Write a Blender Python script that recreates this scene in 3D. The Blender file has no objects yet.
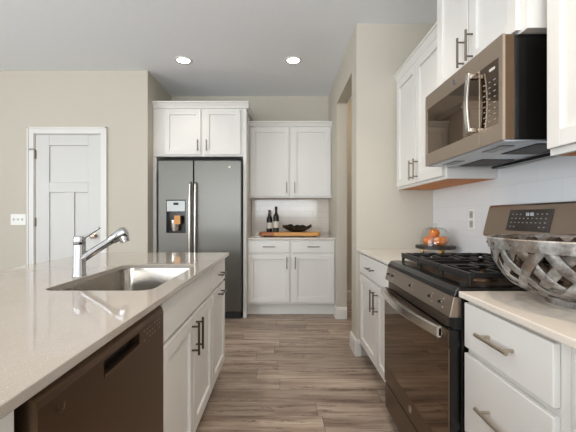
import bpy, bmesh, math, random
from mathutils import Vector, Matrix
random.seed(7)
C = bpy.context.scene.collection
SC = bpy.context.scene
PI = math.pi
EYE = 1.14            # camera height
CEIL = 2.73
CT = 0.881            # worktop height

# ------------------------------------------------------------------ camera
cam_d = bpy.data.cameras.new('camera'); cam = bpy.data.objects.new('camera', cam_d); C.objects.link(cam)
cam.location = (0, 0, EYE); cam.rotation_euler = (PI/2, 0, 0)
cam_d.sensor_fit = 'HORIZONTAL'; cam_d.sensor_width = 36; cam_d.lens = 36*345/576
cam_d.shift_x = 6/576; cam_d.shift_y = 1/576; cam_d.clip_start = 0.02
SC.camera = cam
SC.view_settings.view_transform = 'Standard'; SC.view_settings.look = 'None'
SC.view_settings.gamma = 1; SC.view_settings.use_curve_mapping = False
SC.view_settings.exposure = 0.12
# ------------------------------------------------------------------ world + daylight
w = bpy.data.worlds.new('world'); SC.world = w; w.use_nodes = True
w.node_tree.nodes['Background'].inputs[0].default_value = (0.85, 0.92, 1.0, 1)
w.node_tree.nodes['Background'].inputs[1].default_value = 1.0
def area(name, loc, rot, sx, sy, power, col):
    d = bpy.data.lights.new(name, 'AREA'); d.shape = 'RECTANGLE'; d.size = sx; d.size_y = sy
    d.energy = power; d.color = col
    o = bpy.data.objects.new(name, d); C.objects.link(o); o.location = loc; o.rotation_euler = rot
    return o
# daylight of the patio doors (left) and of the windows behind the photographer
area('daylight_left', (-4.70, -0.7, 1.35), (0, -PI/2-0.22, 0), 2.0, 4.2, 128, (0.90, 0.955, 1.0))
area('daylight_rear', (-1.0, -3.62, 1.55), (PI/2+1.20, 0, 0), 4.6, 1.9, 300, (0.90, 0.955, 1.0))
CAN_POWER = 29.0

# ------------------------------------------------------------------ materials
def lin(c):
    c /= 255.0
    return c/12.92 if c <= 0.04045 else ((c+0.055)/1.055)**2.4
def rgb(r, g, b): return (lin(r), lin(g), lin(b), 1)
class NT:
    def __init__(s, name):
        s.m = bpy.data.materials.new(name); s.m.use_nodes = True
        s.t = s.m.node_tree; s.n = s.t.nodes; s.b = s.n['Principled BSDF']
    def new(s, typ, **kw):
        n = s.n.new(typ)
        for k, v in kw.items(): setattr(n, k, v)
        return n
    def link(s, a, b): s.t.links.new(a, b)
    def math(s, op, a, b=None):
        n = s.n.new('ShaderNodeMath'); n.operation = op
        for i, v in enumerate((a, b)):
            if v is None: continue
            if isinstance(v, (int, float)): n.inputs[i].default_value = v
            else: s.link(v, n.inputs[i])
        return n.outputs[0]
    def mix(s, fac, a, b, blend='MIX'):
        n = s.n.new('ShaderNodeMix'); n.data_type = 'RGBA'; n.blend_type = blend
        for i, v in ((0, fac), (6, a), (7, b)):
            if isinstance(v, (int, float, tuple)): n.inputs[i].default_value = v
            else: s.link(v, n.inputs[i])
        return n.outputs[2]
    def noise(s, scale, detail=2, vec=None, rough=0.5):
        n = s.n.new('ShaderNodeTexNoise'); n.inputs['Scale'].default_value = scale
        n.inputs['Detail'].default_value = detail; n.inputs['Roughness'].default_value = rough
        if vec is not None: s.link(vec, n.inputs['Vector'])
        return n.outputs['Fac']
    def obj(s): return s.n.new('ShaderNodeTexCoord').outputs['Object']
    def mapping(s, vec, scale):
        n = s.n.new('ShaderNodeMapping'); n.inputs['Scale'].default_value = scale
        s.link(vec, n.inputs['Vector']); return n.outputs[0]
    def ramp(s, fac, stops):
        n = s.n.new('ShaderNodeValToRGB'); r = n.color_ramp
        while len(r.elements) < len(stops): r.elements.new(0.5)
        for e, (p, c) in zip(r.elements, stops): e.position = p; e.color = c
        s.link(fac, n.inputs[0]); return n.outputs[0]
    def bump(s, h, strength, dist=0.01):
        n = s.n.new('ShaderNodeBump'); n.inputs['Strength'].default_value = strength
        n.inputs['Distance'].default_value = dist
        s.link(h, n.inputs['Height']); s.link(n.outputs[0], s.b.inputs['Normal'])
    def set(s, **kw):
        for k, v in kw.items():
            i = s.b.inputs[k.replace('_', ' ')]
            if isinstance(v, (int, float, tuple)): i.default_value = v
            else: s.link(v, i)
        return s
def plain(name, col, rough=0.4, metal=0.0, vary=0.05, scale=6.0, bump=0.0, bscale=200.0, **kw):
    t = NT(name); o = t.obj()
    dark = tuple(c*(1-vary) for c in col[:3]) + (1,)
    t.set(Base_Color=t.mix(t.noise(scale, 3, o), dark, col), Roughness=rough, Metallic=metal, **kw)
    if bump: t.bump(t.noise(bscale, 2, o), bump, 0.002)
    return t.m
def brushed(name, col, rough, axis_scale, metal=1.0, vary=0.12):
    t = NT(name); o = t.obj(); n = t.noise(1.0, 3, t.mapping(o, axis_scale))
    dark = tuple(c*(1-vary) for c in col[:3]) + (1,)
    t.set(Base_Color=t.mix(n, dark, col), Metallic=metal)
    t.set(Roughness=t.math('ADD', t.math('MULTIPLY', n, 0.08), rough-0.04))
    return t.m
M = {}
M['white'] = plain('cabinet_white_paint', rgb(225, 222, 217), 0.38, vary=0.02)
M['trim'] = plain('trim_white_paint', rgb(224, 221, 216), 0.35, vary=0.02)
M['door'] = plain('door_white_paint', rgb(208, 206, 202), 0.4, vary=0.02)
M['wall'] = plain('greige_wall_paint', rgb(199, 192, 178), 0.75, vary=0.03, bump=0.05, bscale=260)
M['ceil'] = plain('ceiling_texture_paint', rgb(240, 243, 246), 0.85, vary=0.06, scale=40, bump=0.5, bscale=90)
M['slate'] = brushed('slate_metal', rgb(190, 174, 158), 0.36, (4, 4, 260))
M['slate_range'] = brushed('range_slate_metal', rgb(166, 150, 136), 0.33, (4, 4, 260))
M['slate_dark'] = brushed('dark_slate_metal', rgb(116, 95, 77), 0.34, (4, 4, 260))
M['fridge'] = brushed('fridge_steel', rgb(110, 108, 103), 0.34, (3, 3, 240))
M['sink_steel'] = brushed('sink_steel', rgb(172, 166, 158), 0.17, (5, 220, 220))
M['steel'] = brushed('stainless_steel', rgb(214, 209, 202), 0.2, (220, 5, 220))
M['chrome'] = plain('chrome', rgb(178, 178, 180), 0.05, 1.0, 0.02)
M['nickel'] = plain('brushed_nickel', rgb(182, 170, 154), 0.3, 1.0, 0.06)
M['bronze'] = plain('pull_metal', rgb(134, 123, 112), 0.32, 1.0, 0.08)
M['dark_pull'] = plain('dark_pull_metal', rgb(94, 82, 73), 0.32, 1.0, 0.08)
M['black'] = plain('black_enamel', rgb(11, 10, 10), 0.2, 0, 0.1)
M['matte_black'] = plain('matte_black_plastic', rgb(18, 17, 17), 0.55, 0, 0.1)
M['case'] = plain('black_case_metal', rgb(14, 13, 12), 0.2, 0.0, 0.1)
M['iron'] = plain('cast_iron', rgb(18, 17, 17), 0.4, 0.0, 0.2, 30, bump=0.15, bscale=300)
M['glass_black'] = plain('black_oven_glass', rgb(18, 12, 9), 0.03, 0, 0.05, IOR=2.7)
M['glass_black'].node_tree.nodes['Principled BSDF'].inputs['Specular Tint'].default_value = (1, 0.74, 0.52, 1)
M['under_wood'] = plain('raw_birch_underside', rgb(212, 134, 66), 0.6, 0, 0.12)
M['dim_mark'] = plain('grey_legend_print', rgb(158, 152, 147), 0.5)
M['touch'] = plain('dark_brown_touch_glass', rgb(52, 44, 40), 0.12)
M['mark'] = plain('pale_legend_print', rgb(205, 203, 200), 0.5)
M['mw_bottom'] = brushed('pale_steel_sheet', rgb(205, 212, 220), 0.35, (4, 200, 4), metal=0.7)
M['vent'] = plain('vent_mesh_dark', rgb(52, 50, 50), 0.5, 0.5, 0.3, 150)
M['switch'] = plain('switch_white_plastic', rgb(240, 238, 232), 0.3)
M['outlet_grey'] = plain('receptacle_grey_plastic', rgb(165, 166, 168), 0.4)
M['bottle'] = plain('dark_bottle_glass', rgb(22, 16, 13), 0.06, 0, 0.1)
M['green_glass'] = plain('green_bottle_glass', rgb(24, 34, 18), 0.06, 0, 0.1)
M['paper'] = plain('paper_label', rgb(222, 216, 204), 0.6, 0, 0.08, 60)
M['red_paper'] = plain('dark_red_foil', rgb(84, 22, 18), 0.35)
M['bowl'] = plain('black_bowl_ceramic', rgb(20, 18, 18), 0.3, 0, 0.15)
M['slate_tray'] = plain('dark_tray_wood', rgb(44, 36, 32), 0.4, 0, 0.2, 40)
M['brass'] = plain('brass_foot', rgb(190, 150, 80), 0.25, 1.0)
M['stem'] = plain('green_stem', rgb(74, 84, 36), 0.7)
M['sticker'] = plain('orange_sticker', rgb(222, 160, 92), 0.6, 0, 0.2, 90)
M['disp_panel'] = plain('dispenser_grey_panel', rgb(196, 200, 198), 0.3, 0.1)
M['gasket'] = plain('dark_shadow_gap_rubber', rgb(14, 13, 13), 0.7)

def m_orange():
    t = NT('orange_peel'); o = t.obj()
    t.set(Base_Color=t.ramp(t.noise(14, 3, o), [(0.3, rgb(214, 96, 16)), (0.7, rgb(244, 150, 44))]), Roughness=0.35)
    t.bump(t.noise(260, 2, o), 0.4, 0.001); return t.m
M['orange'] = m_orange()
def m_glass():
    t = NT('clear_thin_glass'); out = t.n['Material Output']
    tr = t.new('ShaderNodeBsdfTransparent'); tr.inputs[0].default_value = (0.965, 0.975, 0.97, 1)
    gl = t.new('ShaderNodeBsdfGlossy'); gl.inputs['Roughness'].default_value = 0.02
    f = t.new('ShaderNodeLayerWeight'); f.inputs['Blend'].default_value = 0.5; fac = t.math('ADD', 0.04, t.math('MULTIPLY', t.math('POWER', f.outputs['Facing'], 3.0), 0.85))
    mx = t.new('ShaderNodeMixShader'); t.link(fac, mx.inputs[0]); t.link(tr.outputs[0], mx.inputs[1]); t.link(gl.outputs[0], mx.inputs[2])
    t.link(mx.outputs[0], out.inputs['Surface']); return t.m
M['glass'] = m_glass()
def m_quartz(name, a, b, rough):
    t = NT(name); o = t.obj()
    big = t.noise(3, 4, o); fine = t.noise(420, 2, o)
    c = t.mix(big, a, b)
    c = t.mix(t.math('MULTIPLY', t.math('GREATER_THAN', fine, 0.66), 0.35), c, rgb(150, 138, 126))
    c = t.mix(t.math('MULTIPLY', t.math('LESS_THAN', fine, 0.33), 0.4), c, rgb(240, 236, 230))
    t.set(Base_Color=c, Roughness=rough); t.b.inputs['IOR'].default_value = 1.6
    return t.m
M['quartz'] = m_quartz('beige_quartz', rgb(162, 152, 142), rgb(176, 167, 157), 0.06)
M['quartz_warm'] = m_quartz('warm_quartz', rgb(214, 203, 190), rgb(226, 217, 206), 0.14)
def m_floor():
    t = NT('greige_oak_planks'); o = t.obj()
    sep = t.new('ShaderNodeSeparateXYZ'); t.link(o, sep.inputs[0])
    x, y = sep.outputs[0], sep.outputs[1]
    RW, PL = 0.152, 1.22
    yy = t.math('DIVIDE', y, RW); row = t.math('FLOOR', yy); fy = t.math('FRACT', yy)
    wn = t.new('ShaderNodeTexWhiteNoise', noise_dimensions='1D'); t.link(row, wn.inputs['W'])
    xx = t.math('ADD', t.math('DIVIDE', x, PL), t.math('MULTIPLY', wn.outputs['Value'], 7.3))
    pl = t.math('FLOOR', xx); fx = t.math('FRACT', xx)
    cmb = t.new('ShaderNodeCombineXYZ'); t.link(row, cmb.inputs[0]); t.link(pl, cmb.inputs[1])
    wp = t.new('ShaderNodeTexWhiteNoise', noise_dimensions='2D'); t.link(cmb.outputs[0], wp.inputs['Vector'])
    off = t.math('MULTIPLY', wp.outputs['Value'], 37.0)
    gv = t.new('ShaderNodeCombineXYZ')
    t.link(t.math('ADD', t.math('MULTIPLY', x, 1.1), off), gv.inputs[0])
    t.link(t.math('MULTIPLY', y, 11.0), gv.inputs[1]); t.link(off, gv.inputs[2])
    g1 = t.noise(1.6, 5, gv.outputs[0], 0.6)
    gv2 = t.new('ShaderNodeCombineXYZ')
    t.link(t.math('ADD', t.math('MULTIPLY', x, 2.2), off), gv2.inputs[0])
    t.link(t.math('MULTIPLY', y, 60.0), gv2.inputs[1])
    g2 = t.noise(2.0, 5, gv2.outputs[0], 0.65)
    gv3 = t.new('ShaderNodeCombineXYZ')
    t.link(t.math('ADD', t.math('MULTIPLY', x, 1.6), off), gv3.inputs[0])
    t.link(t.math('MULTIPLY', y, 15.0), gv3.inputs[1]); t.link(t.math('ADD', off, 9.0), gv3.inputs[2])
    g3 = t.noise(1.3, 4, gv3.outputs[0], 0.7)
    crack = t.math('MULTIPLY', t.math('LESS_THAN', t.math('ABSOLUTE', t.math('SUBTRACT', g3, 0.60)), 0.016), 0.6)
    c = t.ramp(g1, [(0.28, rgb(88, 72, 62)), (0.38, rgb(148, 130, 117)), (0.52, rgb(188, 171, 155)), (0.68, rgb(214, 200, 185))])
    c = t.mix(t.math('MULTIPLY', t.math('POWER', g2, 1.5), 1.0), c, rgb(104, 84, 70))
    c = t.mix(crack, c, rgb(62, 49, 41))
    tint = t.ramp(wp.outputs['Value'], [(0.0, (0.74, 0.72, 0.71, 1)), (0.5, (0.95, 0.94, 0.93, 1)), (1.0, (1.08, 1.05, 1.02, 1))])
    c = t.mix(1.0, c, tint, 'MULTIPLY')
    gap = t.math('MAXIMUM', t.math('LESS_THAN', fy, 0.018), t.math('LESS_THAN', fx, 0.0025))
    c = t.mix(t.math('MULTIPLY', gap, 0.75), c, rgb(48, 38, 32))
    t.set(Base_Color=c, Roughness=t.math('ADD', t.math('MULTIPLY', g1, 0.2), 0.3))
    t.bump(t.math('SUBTRACT', g2, gap), 0.12, 0.002)
    return t.m
M['floor'] = m_floor()
def m_tile(name, axes, tw, th, col, grout):
    t = NT(name); o = t.obj(); sep = t.new('ShaderNodeSeparateXYZ'); t.link(o, sep.inputs[0])
    c = t.new('ShaderNodeCombineXYZ'); t.link(sep.outputs[axes[0]], c.inputs[0])
    t.link(t.math('ADD', sep.outputs[axes[1]], -CT-0.025), c.inputs[1])
    b = t.new('ShaderNodeTexBrick'); t.link(c.outputs[0], b.inputs['Vector'])
    b.inputs['Scale'].default_value = 1; b.inputs['Brick Width'].default_value = tw; b.inputs['Row Height'].default_value = th
    b.inputs['Mortar Size'].default_value = 0.0016; b.inputs['Mortar Smooth'].default_value = 0.3
    b.inputs['Color1'].default_value = col; b.inputs['Color2'].default_value = tuple(v*0.97 for v in col[:3]) + (1,)
    b.inputs['Mortar'].default_value = grout
    t.set(Base_Color=b.outputs['Color'], Roughness=0.12)
    t.bump(t.math('SUBTRACT', 1.0, b.outputs['Fac']), 0.25, 0.001); return t.m
M['tile_right'] = m_tile('white_wall_tile', (1, 2), 0.305, 0.102, rgb(226, 228, 230), rgb(214, 216, 218))
M['tile_back'] = m_tile('white_niche_tile', (0, 2), 0.20, 0.076, rgb(228, 218, 206), rgb(204, 195, 184))
def m_board():
    t = NT('acacia_board'); o = t.obj()
    g = t.noise(3, 4, t.mapping(o, (1, 14, 14)))
    c = t.ramp(g, [(0.3, rgb(200, 130, 58)), (0.7, rgb(236, 182, 104))])
    sep = t.new('ShaderNodeSeparateXYZ'); t.link(o, sep.inputs[0])
    c = t.mix(t.math('LESS_THAN', sep.outputs[0], -0.19), c, rgb(168, 98, 46))
    t.set(Base_Color=c, Roughness=0.4); return t.m
M['board'] = m_board()
def m_galv():
    t = NT('weathered_galvanised_metal'); o = t.obj()
    n = t.noise(22, 5, o, 0.65); n2 = t.noise(6, 3, o)
    c = t.ramp(n, [(0.3, rgb(84, 76, 70)), (0.5, rgb(146, 142, 137)), (0.7, rgb(190, 190, 188))])
    c = t.mix(t.math('MULTIPLY', t.math('GREATER_THAN', n2, 0.56), 0.55), c, rgb(112, 88, 66))
    t.set(Base_Color=c, Metallic=0.55, Roughness=0.5); t.bump(n, 0.2, 0.002); return t.m
M['galv'] = m_galv()
M['inner_brown'] = plain('dark_brown_inner_metal', rgb(62, 46, 35), 0.6, 0.2, 0.4, 30)  # darker brown for the inner faces of the basket strips
def m_emit(name, col, s):
    t = NT(name); t.set(Base_Color=(1, 1, 1, 1), Emission_Color=col, Emission_Strength=s); return t.m
M['lamp'] = m_emit('lit_lamp_lens', (1, 0.97, 0.92, 1), 9)
M['digits'] = plain('clock_digits_print', rgb(196, 198, 200), 0.4)

# ------------------------------------------------------------------ mesh helpers
ROOT = {}
def rootloc(p):
    while p is not None and p.parent is not None: p = p.parent
    return p.location.copy() if p is not None else Vector((0, 0, 0))
def thing(name, label, cat, loc=(0, 0, 0), group=None):
    o = bpy.data.objects.new(name, None); C.objects.link(o); o.location = loc; o.empty_display_size = 0.05
    o['label'] = label; o['category'] = cat
    if group: o['group'] = group
    return o
def obj(name, bm, mat, parent=None, bevel=0.0, smooth=False, label=None, origin=None, seg=2, recalc=True):
    if recalc: bmesh.ops.recalc_face_normals(bm, faces=bm.faces)
    base = Vector(origin) if origin is not None else rootloc(parent)
    bm.transform(Matrix.Translation(-base))
    me = bpy.data.meshes.new(name); bm.to_mesh(me); bm.free()
    me.materials.append(M[mat] if isinstance(mat, str) else mat)
    o = bpy.data.objects.new(name, me); C.objects.link(o)
    if parent is not None: o.parent = parent
    elif origin is not None: o.location = base
    if smooth:
        for p in me.polygons: p.use_smooth = True
        a = me.attributes.new('sharp_edge', 'BOOLEAN', 'EDGE') if 'sharp_edge' not in me.attributes else me.attributes['sharp_edge']
        b2 = bmesh.new(); b2.from_mesh(me); b2.edges.ensure_lookup_table()
        flags = [(len(e.link_faces) == 2 and e.calc_face_angle(0) > math.radians(40)) for e in b2.edges]; b2.free()
        a.data.foreach_set('value', flags)
    if bevel:
        md = o.modifiers.new('bevel', 'BEVEL'); md.width = bevel; md.segments = seg
        md.limit_method = 'ANGLE'; md.angle_limit = math.radians(40)
    if label: o['label'] = label
    return o
def tag(o, label, cat, group=None):
    o['label'] = label; o['category'] = cat
    if group: o['group'] = group
    return o
def struct(name, bm, mat, bevel=0.0, parent=None):
    o = obj(name, bm, mat, parent, bevel)
    if parent is None: o['kind'] = 'structure'
    return o
def B(): return bmesh.new()
def box(bm, x0, x1, y0, y1, z0, z1):
    v = [bm.verts.new((x, y, z)) for x in (x0, x1) for y in (y0, y1) for z in (z0, z1)]
    for f in ((0, 1, 3, 2), (4, 6, 7, 5), (0, 4, 5, 1), (2, 3, 7, 6), (0, 2, 6, 4), (1, 5, 7, 3)):
        bm.faces.new([v[i] for i in f])
def fbox(bm, fr, u0, u1, v0, v1, z0, z1):
    P = [fr(u, v, z) for u in (u0, u1) for v in (v0, v1) for z in (z0, z1)]
    v = [bm.verts.new(p) for p in P]
    for f in ((0, 1, 3, 2), (4, 6, 7, 5), (0, 4, 5, 1), (2, 3, 7, 6), (0, 2, 6, 4), (1, 5, 7, 3)):
        bm.faces.new([v[i] for i in f])
def prism(bm, fr, poly, u0, u1):
    """polygon of (v, z) run along u"""
    a = [bm.verts.new(fr(u0, v, z)) for v, z in poly]; b = [bm.verts.new(fr(u1, v, z)) for v, z in poly]
    n = len(poly)
    bm.faces.new(a); bm.faces.new(b[::-1])
    for i in range(n): bm.faces.new((a[i], a[(i+1) % n], b[(i+1) % n], b[i]))
def rings(bm, loops, closed=True, cap=(True, True)):
    vs = [[bm.verts.new(p) for p in l] for l in loops]
    n = len(vs[0])
    for k in range(len(vs)-1):
        for i in range(n if closed else n-1):
            bm.faces.new((vs[k][i], vs[k][(i+1) % n], vs[k+1][(i+1) % n], vs[k+1][i]))
    if cap[0]: bm.faces.new(vs[0])
    if cap[1]: bm.faces.new(vs[-1][::-1])
    return vs
def tube(bm, pts, r, seg=12, rs=None):
    pts = [Vector(p) for p in pts]; loops = []
    up = None
    for i, p in enumerate(pts):
        t = (pts[min(i+1, len(pts)-1)] - pts[max(i-1, 0)]).normalized()
        if up is None:
            up = Vector((0, 0, 1)) if abs(t.z) < 0.9 else Vector((1, 0, 0))
        a = t.cross(up).normalized(); b = a.cross(t).normalized(); up = b
        rr = rs[i] if rs else r
        loops.append([p + (a*math.cos(2*PI*k/seg) + b*math.sin(2*PI*k/seg))*rr for k in range(seg)])
    rings(bm, loops)
def lathe(bm, c, prof, seg=32, caps=(True, True), wave=None):
    loops = []
    for j, (r, z) in enumerate(prof):
        l = []
        for k in range(seg):
            th = 2*PI*k/seg; dz = wave(th, j) if wave else 0
            l.append((c[0]+r*math.cos(th), c[1]+r*math.sin(th), c[2]+z+dz))
        loops.append(l)
    rings(bm, loops, True, caps)
def ring_frame(bm, fr, o, i, v0, v1):
    def lp(q, v): return [fr(q[0], v, q[2]), fr(q[1], v, q[2]), fr(q[1], v, q[3]), fr(q[0], v, q[3])]
    vs = [[bm.verts.new(p) for p in lp(q, v)] for q, v in ((o, v0), (o, v1), (i, v1), (i, v0))]
    for k in range(4):
        a, b = vs[k], vs[(k+1) % 4]
        for j in range(4): bm.faces.new((a[j], a[(j+1) % 4], b[(j+1) % 4], b[j]))
def cyl(bm, p0, p1, r, seg=20): tube(bm, [p0, p1], r, seg)
def FR_back(Y): return lambda u, v, z: (u, Y-v, z)        # fronts facing the camera
def FR_right(X): return lambda u, v, z: (X-v, u, z)       # fronts facing left
def FR_isl(X): return lambda u, v, z: (X+v, u, z)         # fronts facing right

# ------------------------------------------------------------------ cabinet kit
DT = 0.019
def pull(parent, fr, u, z, L, vertical, mat='bronze', v0=DT, r=0.0055):
    bm = B(); out = v0+0.032; h = L/2
    if vertical:
        tube(bm, [fr(u, out, z-h), fr(u, out, z+h)], r, 12)
        for s in (-1, 1): tube(bm, [fr(u, v0, z+s*h*0.72), fr(u, out, z+s*h*0.72)], r*0.8, 10)
    else:
        tube(bm, [fr(u-h, out, z), fr(u+h, out, z)], r, 12)
        for s in (-1, 1): tube(bm, [fr(u+s*h*0.72, v0, z), fr(u+s*h*0.72, out, z)], r*0.8, 10)
    return obj('handle', bm, mat, parent, smooth=True)
def shaker(parent, fr, u0, u1, z0, z1, st=0.057, name='door'):
    bm = B(); p = 0.0065
    fbox(bm, fr, u0, u0+st, 0, DT, z0, z1); fbox(bm, fr, u1-st, u1, 0, DT, z0, z1)
    fbox(bm, fr, u0+st, u1-st, 0, DT, z0, z0+st); fbox(bm, fr, u0+st, u1-st, 0, DT, z1-st, z1)
    fbox(bm, fr, u0+st-0.004, u1-st+0.004, 0, p, z0+st-0.004, z1-st+0.004)
    return obj(name, bm, 'white', parent, bevel=0.0018)
def slab(parent, fr, u0, u1, z0, z1, name='drawer_front'):
    bm = B(); fbox(bm, fr, u0, u1, 0, DT, z0, z1)
    return obj(name, bm, 'white', parent, bevel=0.003)
def carcass(parent, fr, u0, u1, depth, z0, z1, name='carcass'):
    bm = B(); fbox(bm, fr, u0, u1, -depth, -0.0005, z0, z1)
    return obj(name, bm, 'white', parent, bevel=0.0015)
def toekick(parent, fr, u0, u1, depth, z1=0.105, mat='white'):
    bm = B(); fbox(bm, fr, u0, u1, -depth, -0.07, 0.0, z1-0.0005)
    return obj('toe_kick', bm, mat, parent)
def crown(parent, fr, u0, u1, zb, depth, h=0.07, proj=0.045):
    bm = B()
    poly = [(-depth, zb), (0.004, zb), (0.010, zb+h*0.12), (0.014, zb+h*0.3), (proj*0.72, zb+h*0.72), (proj, zb+h*0.78), (proj, zb+h), (-depth, zb+h)]
    prism(bm, fr, poly, u0, u1)
    return obj('crown_moulding', bm, 'white', parent, bevel=0.0015)

# ================================================================== SETTING
XR = 1.249; XW = 0.612; WT = 0.115
Y_COL = 2.835; Y_LEFT = 3.746; Y_BACK = 4.545; Y_PAN = 4.72; X_AL = -1.459; X_FARL = -4.75; Y_REAR = -3.7
bm = B(); box(bm, X_FARL-0.1, 2.6, Y_REAR-0.1, Y_PAN+0.1, -0.08, 0.0); struct('floor', bm, 'floor')
bm = B(); box(bm, X_FARL-0.1, 2.6, Y_REAR-0.1, Y_PAN+0.1, CEIL, CEIL+0.08); struct('ceiling', bm, 'ceil')
# right wall behind range, run of worktop
bm = B(); box(bm, XR, XR+WT, Y_REAR, Y_COL, 0, CEIL); struct('wall_right', bm, 'wall')
# wall with the pantry opening
OP0, OP1, OPZ = 3.03, 3.86, 2.41
bm = B()
box(bm, XW, XR+WT, Y_COL, Y_COL+WT, 0, CEIL)
box(bm, XW, XW+WT, Y_COL+WT, OP0, 0, CEIL)
box(bm, XW, XW+WT, OP0, OP1, OPZ, CEIL)
box(bm, XW, XW+WT, OP1, Y_BACK, 0, CEIL)
struct('wall_right_stub', bm, 'wall')
bm = B(); box(bm, X_AL-WT, XW+WT, Y_BACK, Y_BACK+WT, 0, CEIL); struct('wall_back', bm, 'wall')
bm = B(); box(bm, XW+WT, 2.5, Y_PAN, Y_PAN+0.1, 0, CEIL); box(bm, 2.5, 2.6, Y_COL+WT, Y_PAN, 0, CEIL); box(bm, XR+WT, 2.5, Y_COL, Y_COL+WT, 0, CEIL); struct('wall_pantry', bm, 'wall')
S = 345/Y_LEFT
def lx(px): return (px-282)/S
def lz(py): return EYE-(py-217)/S
DX0, DX1, DZ = lx(35.2), lx(100.6), lz(134.3)
bm = B()
box(bm, X_FARL, DX0-0.02, Y_LEFT, Y_LEFT+WT, 0, CEIL)
box(bm, DX1+0.02, X_AL, Y_LEFT, Y_LEFT+WT, 0, CEIL)
box(bm, DX0-0.02, DX1+0.02, Y_LEFT, Y_LEFT+WT, DZ+0.02, CEIL)
box(bm, X_AL-WT, X_AL, Y_LEFT+WT, Y_BACK, 0, CEIL)
struct('wall_left', bm, 'wall')
# far left wall with patio-door opening and rear wall with window opening (out of view)
bm = B()
box(bm, X_FARL-0.1, X_FARL, Y_REAR, -3.05, 0, CEIL); box(bm, X_FARL-0.1, X_FARL, 1.25, Y_LEFT, 0, CEIL)
box(bm, X_FARL-0.1, X_FARL, -3.05, 1.25, 2.38, CEIL); box(bm, X_FARL-0.1, X_FARL, -3.05, 1.25, 0, 0.3)
struct('wall_far_left', bm, 'wall')
bm = B()
box(bm, X_FARL, -3.35, Y_REAR-0.1, Y_REAR, 0, CEIL); box(bm, 1.3, XR+WT, Y_REAR-0.1, Y_REAR, 0, CEIL)
box(bm, -3.35, 1.3, Y_REAR-0.1, Y_REAR, 0, 0.55); box(bm, -3.35, 1.3, Y_REAR-0.1, Y_REAR, 2.52, CEIL)
struct('wall_rear', bm, 'wall')
# tiled splashbacks
bm = B(); box(bm, XR-0.008, XR, -0.6, Y_COL, CT, 2.2); struct('trim_1', bm, 'tile_right')
bm = B(); box(bm, -0.395, XW, Y_BACK-0.008, Y_BACK, 0.90, 1.40); struct('trim_2', bm, 'tile_back')
# baseboards
def baseboard(name, segs):
    bm = B()
    for fr, u0, u1 in segs:
        prism(bm, fr, [(0, 0), (0.016, 0), (0.016, 0.105), (0.011, 0.125), (0.004, 0.135), (0, 0.135)], u0, u1)
    struct(name, bm, 'trim', bevel=0.001)
FS = FR_right(XW)
baseboard('baseboard_right', [(FS, Y_COL-0.016, OP0+0.016), (FR_back(Y_COL), XW, 0.648), (FS, OP1-0.016, 3.975),
    (FR_back(OP1), XW, XW+WT), (lambda u, v, z: (u, OP0+v, z), XW, XW+WT)])
baseboard('baseboard_pantry', [(FR_back(Y_PAN), XW+WT, 2.5)])
baseboard('baseboard_left', [(FR_back(Y_LEFT), X_FARL, lx(28)), (FR_back(Y_LEFT), lx(107), X_AL)])
# door
FL = FR_back(Y_LEFT)
bm = B()
cw = 0.075
fl2 = FL
fbox(bm, FL, DX0-cw, DX0-0.006, 0.0005, 0.018, 0, DZ+cw); fbox(bm, FL, DX1+0.006, DX1+cw, 0.0005, 0.018, 0, DZ+cw)
fbox(bm, FL, DX0-0.006, DX1+0.006, 0.0005, 0.018, DZ+0.006, DZ+cw)
fbox(bm, FL, DX0-cw, DX0-cw+0.016, 0.018, 0.026, 0, DZ+cw); fbox(bm, FL, DX1+cw-0.016, DX1+cw, 0.018, 0.026, 0, DZ+cw)
fbox(bm, FL, DX0-cw, DX1+cw, 0.018, 0.026, DZ+cw-0.016, DZ+cw)
struct('trim_3', bm, 'trim', bevel=0.002)
bm = B()
fbox(bm, FL, DX0-0.019, DX0, -WT, 0.0, 0, DZ+0.019); fbox(bm, FL, DX1, DX1+0.019, -WT, 0.0, 0, DZ+0.019); fbox(bm, FL, DX0, DX1, -WT, 0.0, DZ, DZ+0.019)
struct('trim_4', bm, 'trim')
bm = B()
d0, d1 = DX0+0.003, DX1-0.003; zt = DZ-0.003
px0, px1, pxa, pxb = lx(49), lx(88), lx(63.5), lx(74)
pz0, pz1, pz2, pz3 = lz(145.4), lz(182.3), lz(192.3), 0.22
va, vb = -0.037, -0.002
def db(u0, u1, z0, z1): fbox(bm, FL, u0, u1, va, vb, z0, z1)
db(d0, px0, 0.008, zt); db(px1, d1, 0.008, zt); db(px0, px1, pz0, zt); db(px0, px1, pz2, pz1); db(px0, px1, 0.008, pz3)
db(pxa, pxb, pz3, pz2)
fbox(bm, FL, px0, px1, va, -0.016, pz1, pz0); fbox(bm, FL, px0, pxa, va, -0.016, pz3, pz2); fbox(bm, FL, pxb, px1, va, -0.016, pz3, pz2)
door = struct('door_1', bm, 'door', bevel=0.004)
for zc in (lz(154.5), lz(222)):
    bm = B(); fbox(bm, FL, DX0-0.012, DX0+0.016, -0.001, 0.003, zc-0.045, zc+0.045); cyl(bm, FL(DX0, 0.006, zc-0.048), FL(DX0, 0.006, zc+0.048), 0.007, 10)
    hinge = obj('hinge', bm, 'bronze', door)
bm = B(); zc = lz(149.5); fbox(bm, FL, DX0-0.055, DX0+0.004, 0.008, 0.018, zc-0.006, zc+0.006); obj('door_stop', bm, 'bronze', door)
bm = B(); kx, kz = lx(94.5), lz(236)
pr = [(0.0, 0.033), (0.004, 0.033), (0.006, 0.012), (0.03, 0.012), (0.036, 0.022), (0.046, 0.028), (0.058, 0.026), (0.064, 0.012)]
rings(bm, [[(kx+r*math.cos(2*PI*k/20), Y_LEFT+0.002-v, kz+r*math.sin(2*PI*k/20)) for k in range(20)] for v, r in pr])
obj('knob', bm, 'nickel', door, smooth=True)

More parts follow.
